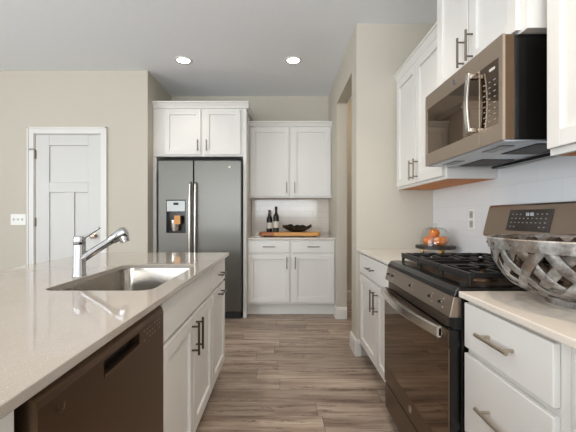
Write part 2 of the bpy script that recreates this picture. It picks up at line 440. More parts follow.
# recessed ceiling lights
def downlight(x, y, k, deg=105, col=(1, 0.90, 0.78)):
    d = bpy.data.lights.new('downlight', 'SPOT'); d.energy = CAN_POWER*k; d.color = col
    d.spot_size = math.radians(deg); d.spot_blend = 0.8; d.shadow_soft_size = 0.05
    l = bpy.data.objects.new('downlight', d); C.objects.link(l); l.location = (x, y, CEIL-0.03)
def can(x, y, label, first=[None]):
    if first[0] is None:
        t = thing('recessed_light', label, 'ceiling light', (x, y, CEIL), 'recessed ceiling lights')
        bm = B(); lathe(bm, (x, y, CEIL), [(0.062, -0.003), (0.066, -0.008), (0.085, -0.006), (0.088, 0.0), (0.06, 0.0)], 32, (False, False)); obj('trim_ring', bm, 'trim', t, smooth=True)
        bm = B(); lathe(bm, (x, y, CEIL), [(0.068, 0.0), (0.068, -0.0045)], 32); obj('lens', bm, 'lamp', t)
        first[0] = t
    else:
        t = first[0].copy(); C.objects.link(t); t.location = (x, y, CEIL); t['label'] = label
        for ch in first[0].children:
            c = ch.copy(); C.objects.link(c); c.parent = t
    downlight(x, y, 0.35 if y > 3 else 1.0)
can(-0.998, 3.495, '')
for o in list(C.objects):
    if o.name.startswith('recessed_light'): o['label'] = 'lit round recessed ceiling light in front of the fridge cabinet'
can(0.115, 3.495, 'lit round recessed ceiling light beside the pantry opening, right of the two in view')
downlight(0.52, 0.92, 1.5, 78, (1, 0.82, 0.62))
for x, y in ((0.30, 2.0), (-0.95, 1.9), (-0.95, 0.3)): downlight(x, y, 1.0)   # the fittings overhead, out of view
d = bpy.data.lights.new('pantry_fill', 'POINT'); d.energy = 14; d.color = (1, 0.86, 0.70); d.shadow_soft_size = 0.1  # added unseen lamp that brightens the pantry behind the opening
l = bpy.data.objects.new('pantry_fill', d); C.objects.link(l); l.location = (1.5, 3.8, CEIL-0.12)

# ================================================================== BACK RUN
# tall panels around the fridge
YF = 3.90
bm = B(); box(bm, -0.44, -0.402, YF, Y_BACK, 0, 2.365); tag(obj('tall_panel', bm, 'white', bevel=0.002, origin=(-0.42, YF, 0)), 'tall white side panel between fridge and the niche cabinets', 'panel')
bm = B(); box(bm, X_AL+0.001, -1.42, YF, Y_BACK, 0, 1.82); tag(obj('tall_panel', bm, 'white', bevel=0.002, origin=(-1.44, YF, 0)), 'narrow white side panel left of the fridge against the wall', 'panel')
# over-fridge cabinet
fr = FR_back(YF)
t = thing('fridge_cabinet', 'white two door wall cabinet above the fridge', 'cabinet', (-0.95, YF, 1.824))
bm = B(); fbox(bm, fr, X_AL+0.002, -0.4405, -0.62, -0.0005, 1.824, 2.365); obj('carcass', bm, 'white', t, bevel=0.0015)
d = shaker(t, fr, -1.324, -0.915, 1.842, 2.352); pull(d, fr, -0.945, 1.945, 0.125, True)
d = shaker(t, fr, -0.876, -0.467, 1.842, 2.352); pull(d, fr, -0.846, 1.945, 0.125, True)
crown(t, fr, X_AL+0.002, -0.375, 2.366, 0.60, 0.072, 0.045)
# niche base cabinet
YB = 3.98; fr = FR_back(YB)
t = thing('base_cabinet', 'white base cabinet in the niche beside the fridge', 'cabinet', (0.1, YB, 0))
CN = 0.902
carcass(t, fr, -0.401, 0.6105, 0.555, 0.135, CN-0.0215); toekick(t, fr, -0.401, 0.6105, 0.555, 0.135)
d = slab(t, fr, -0.388, 0.085, 0.73, CN-0.035); pull(d, fr, -0.15, 0.80, 0.14, False)
d = slab(t, fr, 0.122, 0.598, 0.73, CN-0.035); pull(d, fr, 0.36, 0.80, 0.14, False)
d = shaker(t, fr, -0.388, 0.085, 0.16, 0.71); pull(d, fr, 0.055, 0.615, 0.14, True)
d = shaker(t, fr, 0.122, 0.598, 0.16, 0.71); pull(d, fr, 0.152, 0.615, 0.14, True)
bm = B(); box(bm, -0.4015, 0.611, YB-0.03, Y_BACK-0.0085, CN-0.0205, CN); tag(obj('worktop', bm, 'quartz_warm', bevel=0.003, origin=(0.1, YB, CN-0.0205)), 'pale stone worktop in the niche under the wine bottles', 'worktop')
# niche wall cabinet
YU = 4.25; fr = FR_back(YU)
t = thing('wall_cabinet', 'white two door wall cabinet in the niche above the wine bottles', 'cabinet', (0.1, YU, 1.376))
carcass(t, fr, -0.401, 0.611, 0.292, 1.376, 2.25)
d = shaker(t, fr, -0.385, 0.085, 1.395, 2.236); pull(d, fr, 0.055, 1.50, 0.135, True)
d = shaker(t, fr, 0.125, 0.595, 1.395, 2.236); pull(d, fr, 0.155, 1.50, 0.135, True)
crown(t, fr, -0.401, 0.611, 2.251, 0.29, 0.062, 0.04)

# ------------------------------------------------------------------ fridge
FX0, FX1, FXM = -1.372, -0.452, -0.983; FY = 3.83; FT = 1.768
t = thing('refrigerator', 'tall grey steel side by side fridge with ice dispenser', 'fridge', ((FX0+FX1)/2, FY+0.35, 0))
bm = B(); box(bm, FX0+0.005, FX1-0.005, FY+0.062, Y_BACK-0.03, 0.03, FT-0.01); obj('body', bm, 'case', t, bevel=0.004)
bm = B(); box(bm, FX0+0.05, FX1-0.03, FY+0.075, FY+0.2, FT-0.0095, FT+0.022); obj('top_gap_shade', bm, 'matte_black', t)  # black strip stands in for the shade in the gap above the fridge
bm = B(); box(bm, FX0+0.01, FX1-0.01, FY+0.04, FY+0.2, 0.0, 0.075); obj('toe_grille', bm, 'matte_black', t)
FS_ = 345/FY
def fx(px): return (px-282)/FS_
def fz(py): return EYE-(py-217)/FS_
ax0, ax1, az0, az1 = fx(166.2), fx(185.6), fz(232.6), fz(200.2)
bm = B(); ring_frame(bm, FR_back(FY), (FX0, FXM-0.006, 0.085, FT), (ax0, ax1, az0, az1), -0.06, 0)
lf = obj('freezer_door', bm, 'fridge', t, bevel=0.005)
bm = B(); box(bm, FXM+0.006, FX1, FY, FY+0.06, 0.085, FT); rd = obj('fridge_door', bm, 'fridge', t, bevel=0.008)
for dr, x in ((lf, FXM-0.030), (rd, FXM+0.030)):
    bm = B(); pts = [(x, FY-0.002, 1.52), (x, FY-0.042, 1.50), (x, FY-0.05, 1.35), (x, FY-0.052, 1.0), (x, FY-0.05, 0.62), (x, FY-0.042, 0.47), (x, FY-0.002, 0.45)]
    tube(bm, pts, 0.0135, 14); obj('handle', bm, 'steel', dr, smooth=True)
# dispenser
bm = B(); yb = FY+0.055; th = 0.008
box(bm, ax0, ax0+th, FY-0.004, yb, az0, az1); box(bm, ax1-th, ax1, FY-0.004, yb, az0, az1); box(bm, ax0+th, ax1-th, FY-0.004, yb, az1-th, az1); box(bm, ax0+th, ax1-th, FY-0.012, yb, az0, az0+th)
box(bm, ax0+th, ax1-th, yb-0.006, yb, az0+th, az1-th)
dp = obj('dispenser', bm, 'case', lf)
zc = fz(211.3)
bm = B(); box(bm, ax0+th, ax1-th, FY-0.003, FY+0.03, zc, az1-th); obj('display_panel', bm, 'disp_panel', dp)
bm = B(); box(bm, fx(173.5), fx(178.5), FY-0.004, FY-0.003, fz(205), fz(202.6)); obj('display', bm, 'matte_black', dp)
bm = B(); lathe(bm, ((ax0+ax1)/2-0.01, FY+0.028, az0+0.02), [(0.05, 0), (0.062, 0.05), (0.066, 0.12)], 24); obj('dispenser_cradle', bm, 'steel', dp, smooth=True)
bm = B(); box(bm, fx(175.3), fx(181.3), FY-0.042, FY-0.0405, fz(224), fz(215.5)); obj('sticker', bm, 'sticker', dp)
bm = B(); cyl(bm, (fx(229.5), FY-0.002, fz(167)), (fx(229.5), FY+0.001, fz(167)), 0.012, 20); obj('badge', bm, 'nickel', rd)

# ------------------------------------------------------------------ things in the niche
bd = (0.095, 4.235)
bm = B()
def rrect(cx, cy, hx, hy, r, n=6):
    pts = []
    for sx, sy, a0 in ((1, 1, 0), (-1, 1, PI/2), (-1, -1, PI), (1, -1, 3*PI/2)):
        for k in range(n+1):
            a = a0+k*PI/2/n; pts.append((cx+sx*(hx-r)+r*math.cos(a), cy+sy*(hy-r)+r*math.sin(a)))
    return pts
t = thing('serving_board', 'long wooden serving board on the niche worktop under bottles and bowl', 'board', (bd[0], bd[1], CN))
rr = rrect(bd[0], bd[1], 0.37, 0.12, 0.05)
rings(bm, [[(x, y, z) for x, y in rr] for z in (CN+0.012, CN+0.055)]); obj('board', bm, 'board', t, bevel=0.006)
for sx in (-1, 1):
    for sy in (-1, 1):
        bm = B(); cyl(bm, (bd[0]+sx*0.3, bd[1]+sy*0.08, CN), (bd[0]+sx*0.3, bd[1]+sy*0.08, CN+0.0125), 0.014, 14); obj('foot', bm, 'bowl', t)
BZ = CN+0.0555
def bottle(x, y, H, r, lab, mat, labmat, neckmat):
    t = thing('wine_bottle', lab, 'bottle', (x, y, BZ), 'bottles on the serving board')
    bm = B(); lathe(bm, (x, y, BZ), [(r*0.85, 0), (r, 0.006), (r, H*0.58), (r*0.92, H*0.64), (r*0.5, H*0.74), (0.0145, H*0.8), (0.0135, H*0.97), (0.0155, H*0.975), (0.0155, H)], 24); obj('glass_body', bm, mat, t, smooth=True)
    bm = B(); lathe(bm, (x, y, BZ), [(r+0.0006, H*0.16), (r+0.0006, H*0.42)], 24, (False, False)); obj('paper_label', bm, labmat, t, smooth=True)
    bm = B(); lathe(bm, (x, y, BZ), [(0.0162, H*0.86), (0.0165, H*1.002), (0.002, H*1.004)], 18, (False, True)); obj('neck_foil', bm, neckmat, t, smooth=True)
bottle(-0.155, 4.25, 0.27, 0.036, 'dark wine bottle with white label, left and shorter of the two on the board', 'bottle', 'paper', 'red_paper')
bottle(-0.073, 4.24, 0.31, 0.036, 'taller green wine bottle next to the black bowl', 'green_glass', 'paper', 'matte_black')
bc = (0.185, 4.22, BZ)
bm = B(); wv = lambda th, j: (0.014*math.sin(7*th)+0.006*math.sin(3*th+1))*[0, 0, .3, 1, 1, .3, 0, 0][j]
lathe(bm, bc, [(0.05, 0), (0.085, 0.006), (0.13, 0.035), (0.178, 0.072), (0.174, 0.076), (0.124, 0.042), (0.08, 0.014), (0.04, 0.010)], 56, wave=wv)
tag(obj('decorative_bowl', bm, 'bowl', smooth=True, origin=bc), 'shallow black bowl with a wavy rim on the serving board', 'bowl')

# ================================================================== RIGHT RUN
XF = 0.649
RY0, RY1 = 1.213, 1.972
fr = FR_right(XF); DEP = XR-0.009-XF
t = thing('base_cabinet', 'white base cabinet left of the range, with one wide drawer', 'cabinet', (XF+0.3, 2.4, 0))
carcass(t, fr, RY1+0.006, Y_COL-0.0005, DEP, 0.105, 0.8595); toekick(t, fr, RY1+0.006, Y_COL-0.0005, DEP)
d = slab(t, fr, 2.0, 2.80, 0.70, 0.846); pull(d, fr, 2.42, 0.772, 0.15, False)
d = shaker(t, fr, 2.315, 2.80, 0.125, 0.682); pull(d, fr, 2.35, 0.57, 0.15, True)
d = shaker(t, fr, 2.0, 2.303, 0.125, 0.682); pull(d, fr, 2.27, 0.57, 0.15, True)
bm = B(); box(bm, 0.617, XR-0.0085, RY1+0.004, Y_COL-0.0005, 0.8605, CT); tag(obj('worktop', bm, 'quartz_warm', bevel=0.003, origin=(0.93, 2.4, 0.8605)), 'pale stone worktop left of the range, under the cake stand', 'worktop')
t = thing('base_cabinet', 'white drawer cabinet right of the range, under the metal basket', 'cabinet', (XF+0.3, 1.0, 0))
carcass(t, fr, 0.775, RY0-0.012, DEP, 0.105, 0.8595); toekick(t, fr, 0.775, RY0-0.012, DEP)
for z0, z1, hz in ((0.694, 0.846, 0.775), (0.40, 0.673, 0.545), (0.125, 0.38, 0.26)):
    d = slab(t, fr, 0.802, RY0-0.02, z0, z1); pull(d, fr, 0.995, hz, 0.15, False, 'nickel', r=0.006)
t = thing('base_cabinet', 'white base cabinet at the right edge of the photo beyond the drawers', 'cabinet', (XF+0.3, 0.1, 0))
carcass(t, fr, -0.55, 0.774, DEP, 0.105, 0.8595); toekick(t, fr, -0.55, 0.774, DEP)
d = slab(t, fr, 0.12, 0.745, 0.70, 0.846); pull(d, fr, 0.43, 0.768, 0.16, False, 'nickel', r=0.006)
d = shaker(t, fr, 0.12, 0.745, 0.125, 0.682); pull(d, fr, 0.16, 0.57, 0.16, True, 'nickel')
d = slab(t, fr, -0.52, 0.10, 0.125, 0.846); pull(d, fr, -0.2, 0.768, 0.16, False, 'nickel')
bm = B(); box(bm, 0.617, XR-0.0085, -0.57, RY0-0.006, 0.8605, CT); tag(obj('worktop', bm, 'quartz_warm', bevel=0.003, origin=(0.93, 0.4, 0.8605)), 'warm pale stone worktop right of the range, under the metal basket', 'worktop')

# upper cabinets
XU = 0.949; fr = FR_right(XU); UD = XR-0.009-XU
def under(parent, X0, y0, y1, z):
    bm = B(); box(bm, X0+0.02, XR-0.012, y0+0.018, y1-0.018, z-0.001, z+0.004); return obj('underside', bm, 'under_wood', parent)
t = thing('wall_cabinet', 'white two door wall cabinet left of the microwave', 'cabinet', (XU+0.15, 2.4, 1.362))
carcass(t, fr, 1.985, Y_COL-0.0005, UD, 1.362, 2.235); under(t, XU, 1.985, Y_COL, 1.362)
d = shaker(t, fr, 2.41, 2.80, 1.38, 2.22); pull(d, fr, 2.445, 1.47, 0.14, True)
d = shaker(t, fr, 2.01, 2.40, 1.38, 2.22); pull(d, fr, 2.365, 1.47, 0.14, True)
crown(t, fr, 2.002, Y_COL-0.0005, 2.236, UD, 0.06, 0.034)
XO = 0.89; fo = FR_right(XO); OD = XR-0.009-XO
t = thing('wall_cabinet', 'tall white wall cabinet directly above the microwave', 'cabinet', (XO+0.15, 1.6, 1.826))
carcass(t, fo, 1.25, 1.984, OD, 1.826, 2.50)
d = shaker(t, fo, 1.62, 1.935, 1.836, 2.48); pull(d, fo, 1.652, 1.925, 0.14, True)
d = shaker(t, fo, 1.285, 1.608, 1.836, 2.48); pull(d, fo, 1.576, 1.925, 0.14, True)
crown(t, fo, 1.25, 2.0, 2.501, OD, 0.068, 0.045)
t = thing('wall_cabinet', 'white wall cabinet right of the microwave, at the right edge of the photo', 'cabinet', (XU+0.15, 0.8, 1.355))
carcass(t, fr, 0.30, 1.222, UD, 1.355, 2.235); under(t, XU, 0.30, 1.222, 1.355)
d = shaker(t, fr, 0.775, 1.212, 1.378, 2.22); pull(d, fr, 0.805, 1.48, 0.14, True)
d = shaker(t, fr, 0.31, 0.763, 1.378, 2.22); pull(d, fr, 0.733, 1.48, 0.14, True)
crown(t, fr, 0.30, 1.222, 2.236, UD, 0.068, 0.045)

# ------------------------------------------------------------------ microwave
MX = 0.82; MY0, MY1, MZ0, MZ1 = 1.282, 1.972, 1.428, 1.823; fm = FR_right(MX)
t = thing('microwave', 'slate over the range microwave under the white cabinet', 'microwave', (1.05, 1.63, MZ0))
bm = B(); box(bm, MX+0.045, XR-0.009, MY0+0.004, MY1-0.004, MZ0+0.002, MZ1); obj('case', bm, 'case', t, bevel=0.002)
GZ0, GZ1 = 1.495, 1.745; SPL = 1.435
def mframe(bm, u0, u1, gu0, gu1): ring_frame(bm, fm, (u0, u1, MZ0, MZ1), (gu0, gu1, GZ0, GZ1), -0.010, 0)
bm = B(); fbox(bm, fm, MY0+0.003, MY1-0.003, -0.0445, -0.0305, MZ0+0.002, MZ1-0.002); ring_frame(bm, fm, (MY0+0.003, MY1-0.003, MZ0+0.002, MZ1-0.002), (MY0+0.024, MY1-0.022, GZ0, GZ1), -0.0305, -0.0102); obj('front_rim', bm, 'slate_dark', t)
bm = B(); mframe(bm, SPL+0.001, MY1, SPL+0.002, MY1-0.022); dr = obj('door', bm, 'slate', t, bevel=0.004)
bm = B(); fbox(bm, fm, SPL+0.002, MY1-0.022, -0.03, -0.002, GZ0, GZ1); obj('window', bm, 'glass_black', dr)
bm = B(); mframe(bm, MY0, SPL-0.001, MY0+0.024, SPL-0.002); pn = obj('control_panel', bm, 'slate', t, bevel=0.004)
bm = B(); fbox(bm, fm, MY0+0.024, SPL-0.002, -0.03, -0.002, GZ0, GZ1); kp = obj('keypad', bm, 'glass_black', pn)
for r in range(8):
    for c in range(3):
        u = MY0+0.045+c*0.034; z = GZ0+0.022+r*0.022
        bm = B(); fbox(bm, fm, u, u+0.010+0.004*((r+c) % 2), -0.002, -0.0012, z, z+0.0035); obj('key_legend', bm, 'dim_mark', kp)
bm = B(); fbox(bm, fm, MY0+0.05, MY0+0.085, -0.002, -0.0012, GZ1-0.032, GZ1-0.022); obj('clock_display', bm, 'mark', kp)
bm = B(); pts = []; n = 14; hu = SPL+0.03
for i in range(n+1):
    s = i/n; z = GZ0+0.002+s*(GZ1-GZ0-0.002); v = 0.024+0.010*math.sin(PI*s)
    pts.append((z, v))
loops = [[fm(hu-0.013, v, z), fm(hu+0.013, v, z), fm(hu+0.013, v+0.010, z), fm(hu-0.013, v+0.010, z)] for z, v in pts]
rings(bm, loops)
for z in (GZ0+0.012, GZ1-0.012): fbox(bm, fm, hu-0.011, hu+0.011, -0.0018, 0.026, z-0.01, z+0.01)
obj('handle', bm, 'steel', dr, bevel=0.003)
def badge(parent, fr, u, z, r, v, mat='nickel'):
    bm = B()
    def P(rr, a, vv): return fr(u+rr*math.cos(a), v+vv, z+rr*math.sin(a))
    N = 24
    rings(bm, [[P(r, 2*PI*k/N, 0) for k in range(N)], [P(r, 2*PI*k/N, 0.002) for k in range(N)], [P(r*0.84, 2*PI*k/N, 0.0025) for k in range(N)], [P(r*0.8, 2*PI*k/N, 0.0015) for k in range(N)]])
    pts = [P(r*(0.25+0.35*abs(math.sin(a*1.5))), a, 0.002) for a in [2*PI*k/30 for k in range(31)]]
    tube(bm, pts, r*0.07, 6)
    return obj('badge', bm, mat, parent)
badge(dr, fm, 1.645, 1.782, 0.016, 0.0, 'chrome')
bm = B(); box(bm, MX+0.012, XR-0.02, MY0+0.010, MY1-0.010, MZ0-0.004, MZ0+0.0015); bp = obj('bottom_panel', bm, 'mw_bottom', t)
for y0, y1 in ((MY0+0.05, MY0+0.27), (MY1-0.27, MY1-0.05)):
    bm = B(); box(bm, 0.985, 1.15, y0, y1, MZ0-0.007, MZ0-0.003); obj('grease_filter', bm, 'vent', bp)
    bm = B(); box(bm, 0.875, 0.925, y0+0.04, y1-0.04, MZ0-0.006, MZ0-0.003); obj('light_cover', bm, 'case', bp)
bm = B(); box(bm, 1.18, 1.222, MY0+0.03, MY1-0.03, MZ0-0.018, MZ0-0.0045); obj('rear_rail', bm, 'case', bp)

# ------------------------------------------------------------------ range
fr = FR_right(0)     # v = -x
def rp(X): return -X
t = thing('range', 'slate freestanding gas range with black grates', 'stove', (0.92, 1.6, 0))
bm = B(); box(bm, 0.632, XR-0.012, RY0+0.003, RY1-0.003, 0.04, 0.862); obj('body', bm, 'black', t, bevel=0.003)
for y in (RY0+0.06, RY1-0.06):
    for x in (0.70, 1.17):
        bm = B(); cyl(bm, (x, y, 0), (x, y, 0.0405), 0.018, 12); obj('foot', bm, 'matte_black', t)
bm = B(); prism(bm, fr, [(-0.632, 0.785), (-0.588, 0.785), (-0.604, 0.858), (-0.632, 0.858)], RY0, RY1); cp = obj('control_panel', bm, 'slate_range', t, bevel=0.003)
nrm = Vector((-math.cos(math.atan2(0.016, 0.073)), 0, math.sin(math.atan2(0.016, 0.073))))
for y in (1.93, 1.86, 1.60, 1.39, 1.30):
    p = Vector((0.596, y, 0.822)); bm = B(); cyl(bm, p-nrm*0.002, p+nrm*0.008, 0.0055, 14); obj('knob_stem', bm, 'matte_black', cp)
for y in (1.945, 1.845, 1.575, 1.365, 1.275):
    for k, z in ((0, 0.835), (0.012, 0.822), (-0.004, 0.806)):
        X = 0.604-(0.858-z)/0.073*0.016
        bm = B(); fbox(bm, fr, y+k, y+k+0.006, -X-0.001, -X+0.0008, z, z+0.004); obj('legend', bm, 'mark', cp)
bm = B(); prism(bm, fr, [(-1.235, 0.8585), (-0.603, 0.8585), (-0.609, 0.875), (-0.622, 0.891), (-0.65, 0.893), (-1.235, 0.893)], RY0, RY1); ck = obj('cooktop', bm, 'black', t, bevel=0.004)
bm = B(); box(bm, 0.67, 1.17, RY0+0.03, RY1-0.03, 0.8925, 0.8945); obj('drip_plate', bm, 'slate_dark', t)
# slotted vent
bm = B(); fbox(bm, fr, RY0+0.004, RY1-0.004, -0.632, -0.608, 0.742, 0.7845); vt = obj('vent_strip', bm, 'matte_black', t)
for z in (0.744, 0.753, 0.762, 0.771):
    bm = B(); fbox(bm, fr, RY0+0.04, RY1-0.04, -0.6085, -0.598, z, z+0.004); obj('vent_fin', bm, 'slate', vt)
# oven door
bm = B(); DXo = 0.585
fbox(bm, fr, RY0+0.002, RY1-0.002, -0.631, -DXo-0.006, 0.215, 0.74)
od = obj('oven_door', bm, 'black', t, bevel=0.003)
bm = B(); fbox(bm, fr, RY0+0.002, RY1-0.002, -DXo-0.0055, -DXo, 0.216, 0.308); fbox(bm, fr, RY0+0.002, RY1-0.002, -DXo-0.0055, -DXo, 0.675, 0.739); obj('door_trim', bm, 'slate_dark', od, bevel=0.0015)
bm = B(); fbox(bm, fr, RY0+0.002, RY1-0.002, -DXo-0.0055, -DXo-0.001, 0.3085, 0.6745); obj('oven_glass', bm, 'glass_black', od)
badge(od, fr, 1.575, 0.262, 0.017, -DXo)
bm = B(); n = 20; loops = []
for i in range(n+1):
    s = i/n; y = RY0+0.03+s*(RY1-RY0-0.06); X = 0.557-0.032*math.sin(PI*s)
    z0, z1 = 0.706, 0.748
    loops.append([(X, y, z0+0.006), (X+0.004, y, z0), (X+0.016, y, z0), (X+0.016, y, z1), (X+0.004, y, z1), (X, y, z1-0.006)])
rings(bm, loops)
for y in (RY0+0.042, RY1-0.042): box(bm, 0.565, DXo+0.001, y-0.012, y+0.012, 0.712, 0.7385)
obj('handle', bm, 'steel', od)
bm = B(); fbox(bm, fr, RY0+0.002, RY1-0.002, -0.631, -DXo-0.004, 0.06, 0.203); obj('drawer', bm, 'slate_dark', t, bevel=0.004)
# backguard
bm = B(); box(bm, 1.185, XR-0.009, RY0+0.01, RY1-0.012, 0.8935, 1.04); obj('backguard_riser', bm, 'black', t)
bm = B(); prism(bm, fr, [(-1.232, 1.035), (-1.165, 1.030), (-1.147, 1.036), (-1.147, 1.05), (-1.183, 1.196), (-1.19, 1.205), (-1.232, 1.207)], RY0, RY1); bg = obj('backguard', bm, 'slate_range', t, bevel=0.004)
sl = (1.183-1.147)/(1.196-1.05)
def bgx(z): return 1.147+(z-1.05)*sl
bm = B()
z0, z1 = 1.073, 1.176; y0, y1 = 1.49, 1.775
P = [(bgx(z0), z0), (bgx(z1), z1)]
prism(bm, fr, [(-P[0][0], P[0][1]), (-P[0][0]+0.003, P[0][1]), (-P[1][0]+0.003, P[1][1]), (-P[1][0], P[1][1])], y0, y1); ds = obj('touch_panel', bm, 'touch', bg)
for r in range(4):
    for c in range(9):
        if r < 1 and 2 <= c <= 6: continue
        if r > 1 and 3 <= c <= 5 and r == 3: continue
        z = z0+0.018+r*0.02; y = y1-0.03-c*0.028; X = bgx(z)-0.0035
        bm = B(); fbox(bm, fr, y-0.0045, y+0.0045, -X-0.001, -X+0.0006, z, z+0.0045); obj('legend', bm, 'dim_mark', ds)
for c in range(4):
    z = z0+0.072; y = y0+0.155-c*0.012-(0.005 if c > 1 else 0); X = bgx(z)-0.0036
    bm = B(); fbox(bm, fr, y-0.004, y+0.004, -X-0.001, -X+0.0007, z, z+0.016); obj('clock_digit', bm, 'digits', ds)
# burners and grates
for bx, by, r in ((0.79, 1.36, 0.045), (1.05, 1.36, 0.036), (0.92, 1.60, 0.05), (0.79, 1.84, 0.042), (1.05, 1.84, 0.04)):
    bm = B(); lathe(bm, (bx, by, 0.8935), [(r*1.25, 0), (r*1.2, 0.008), (r, 0.012), (r*0.98, 0.0)], 24); bb = obj('burner', bm, 'slate_dark', t, smooth=True)
    bm = B(); lathe(bm, (bx, by, 0.9055), [(r*0.95, 0), (r, 0.003), (r, 0.008), (r*0.9, 0.011), (r*0.4, 0.012)], 24); obj('burner_cap', bm, 'iron', bb, smooth=True)
gz0, gz1 = 0.919, 0.938; gx0, gx1 = 0.672, 1.15; bw = 0.013
def grate(y0, y1, centres):
    bm = B()
    box(bm, gx0, gx0+bw+0.004, y0, y1, gz0-0.006, gz1); box(bm, gx1-bw, gx1, y0, y1, gz0, gz1)
    box(bm, gx0+bw+0.004, gx1-bw, y0, y0+bw, gz0, gz1); box(bm, gx0+bw+0.004, gx1-bw, y1-bw, y1, gz0, gz1)
    xm = (gx0+gx1)/2
    if len(centres) > 1: box(bm, xm-bw/2, xm+bw/2, y0+bw, y1-bw, gz0, gz1)
    ym = (y0+y1)/2
    for cx in centres:
        for s in (-1, 1):
            e = (gx0+bw if s < 0 else xm-bw/2) if cx < xm-0.01 else (xm+bw/2 if s < 0 else gx1-bw)
            if len(centres) == 1: e = gx0+bw if s < 0 else gx1-bw
            a, b = sorted((cx+s*0.022, e)); box(bm, a, b, ym-bw/2, ym+bw/2, gz0+0.002, gz1+0.003)
            ey = y0+bw if s < 0 else y1-bw
            a, b = sorted((ym+s*0.022, ey)); box(bm, cx-bw/2, cx+bw/2, a, b, gz0+0.002, gz1+0.003)
        for dx in (-0.075, 0.075):
            for s in (-1, 1):
                ey = y0+bw if s < 0 else y1-bw
                a, b = sorted((ym+s*0.045, ey)); box(bm, cx+dx-bw/2, cx+dx+bw/2, a, b, gz0+0.002, gz1+0.001)
    for x in (gx0+0.002, gx1-bw-0.002):
        for y in (y0+0.001, y1-bw-0.001): box(bm, x, x+bw, y, y+bw, 0.8942, gz0+0.004)
    obj('grate', bm, 'iron', t, bevel=0.003)
grate(RY0+0.028, RY0+0.262, (0.79, 1.05)); grate(RY0+0.266, RY1-0.266, (0.92,)); grate(RY1-0.262, RY1-0.028, (0.79, 1.05))

# ------------------------------------------------------------------ cake stand, dome, oranges
cx, cy = 1.093, 2.46
t = thing('cake_stand', 'round dark footed stand on the worktop under a glass dome', 'cake stand', (cx, cy, CT))
bm = B(); lathe(bm, (cx, cy, CT), [(0.124, 0.034), (0.133, 0.038), (0.133, 0.056), (0.128, 0.058), (0.06, 0.056)], 40); obj('plate', bm, 'slate_tray', t, smooth=True)
for k in range(3):
    a = 0.5+k*2*PI/3; p = (cx+0.085*math.cos(a), cy+0.085*math.sin(a))
    bm = B(); lathe(bm, (p[0], p[1], CT), [(0.008, 0), (0.012, 0.004), (0.008, 0.018), (0.012, 0.034)], 16); obj('foot', bm, 'brass', t, smooth=True)
PZ = CT+0.0575
t = thing('glass_dome', 'clear glass dome over the oranges', 'dome', (cx, cy, PZ))
prof = []
R, H = 0.103, 0.128
for k in range(13):
    a = k/12*PI/2*0.97; prof.append((R*math.cos(a)**0.5, H*math.sin(a)))
inner = [(max(r-0.003, 0.004), z-0.003 if k else z) for k, (r, z) in enumerate(prof)]
bm = B(); lathe(bm, (cx, cy, PZ+0.001), prof+inner[::-1], 48, (False, False))
obj('dome', bm, 'glass', t, smooth=True)
bm = B(); lathe(bm, (cx, cy, PZ+H-0.001), [(0.006, 0), (0.006, 0.006), (0.014, 0.014), (0.016, 0.021), (0.010, 0.029), (0.002, 0.031)], 20); obj('knob', bm, 'glass', t, smooth=True)
def orange(x, y, z, r, label, first=[None]):
    if first[0] is None:
        t = thing('orange', label, 'orange', (x, y, z), 'oranges under the glass dome')
        bm = B(); bmesh.ops.create_uvsphere(bm, u_segments=24, v_segments=16, radius=1.0)
        for v in bm.verts:
            v.co.z *= 0.93
            if v.co.z > 0.8: v.co.z -= (v.co.z-0.8)*0.5
            v.co = v.co*0.036+Vector((x, y, z+0.0335))
        obj('peel', bm, 'orange', t, smooth=True)
        bm = B(); lathe(bm, (x, y, z+0.062), [(0.003, 0), (0.0045, 0.003), (0.003, 0.005)], 8); obj('stem_end', bm, 'stem', t)
        first[0] = t
    else:
        t = first[0].copy(); C.objects.link(t); t.location = (x, y, z); t['label'] = label
        t.rotation_euler = (0, 0, 1.3*len(label)); 
        for ch in first[0].children:
            c = ch.copy(); C.objects.link(c); c.parent = t
orange(cx-0.055, cy-0.012, PZ, 0.036, 'orange at the left side of the stand, under the topmost one')
orange(cx+0.004, cy-0.058, PZ, 0.036, 'orange at the front of the stand, nearest the range')
orange(cx-0.006, cy+0.052, PZ, 0.036, 'orange at the back of the stand, farthest from the range')
orange(cx+0.056, cy-0.002, PZ, 0.036, 'orange at the right side of the stand, nearest the wall tiles')
orange(cx-0.010, cy-0.006, PZ+0.053, 0.036, 'topmost orange, resting on the others')

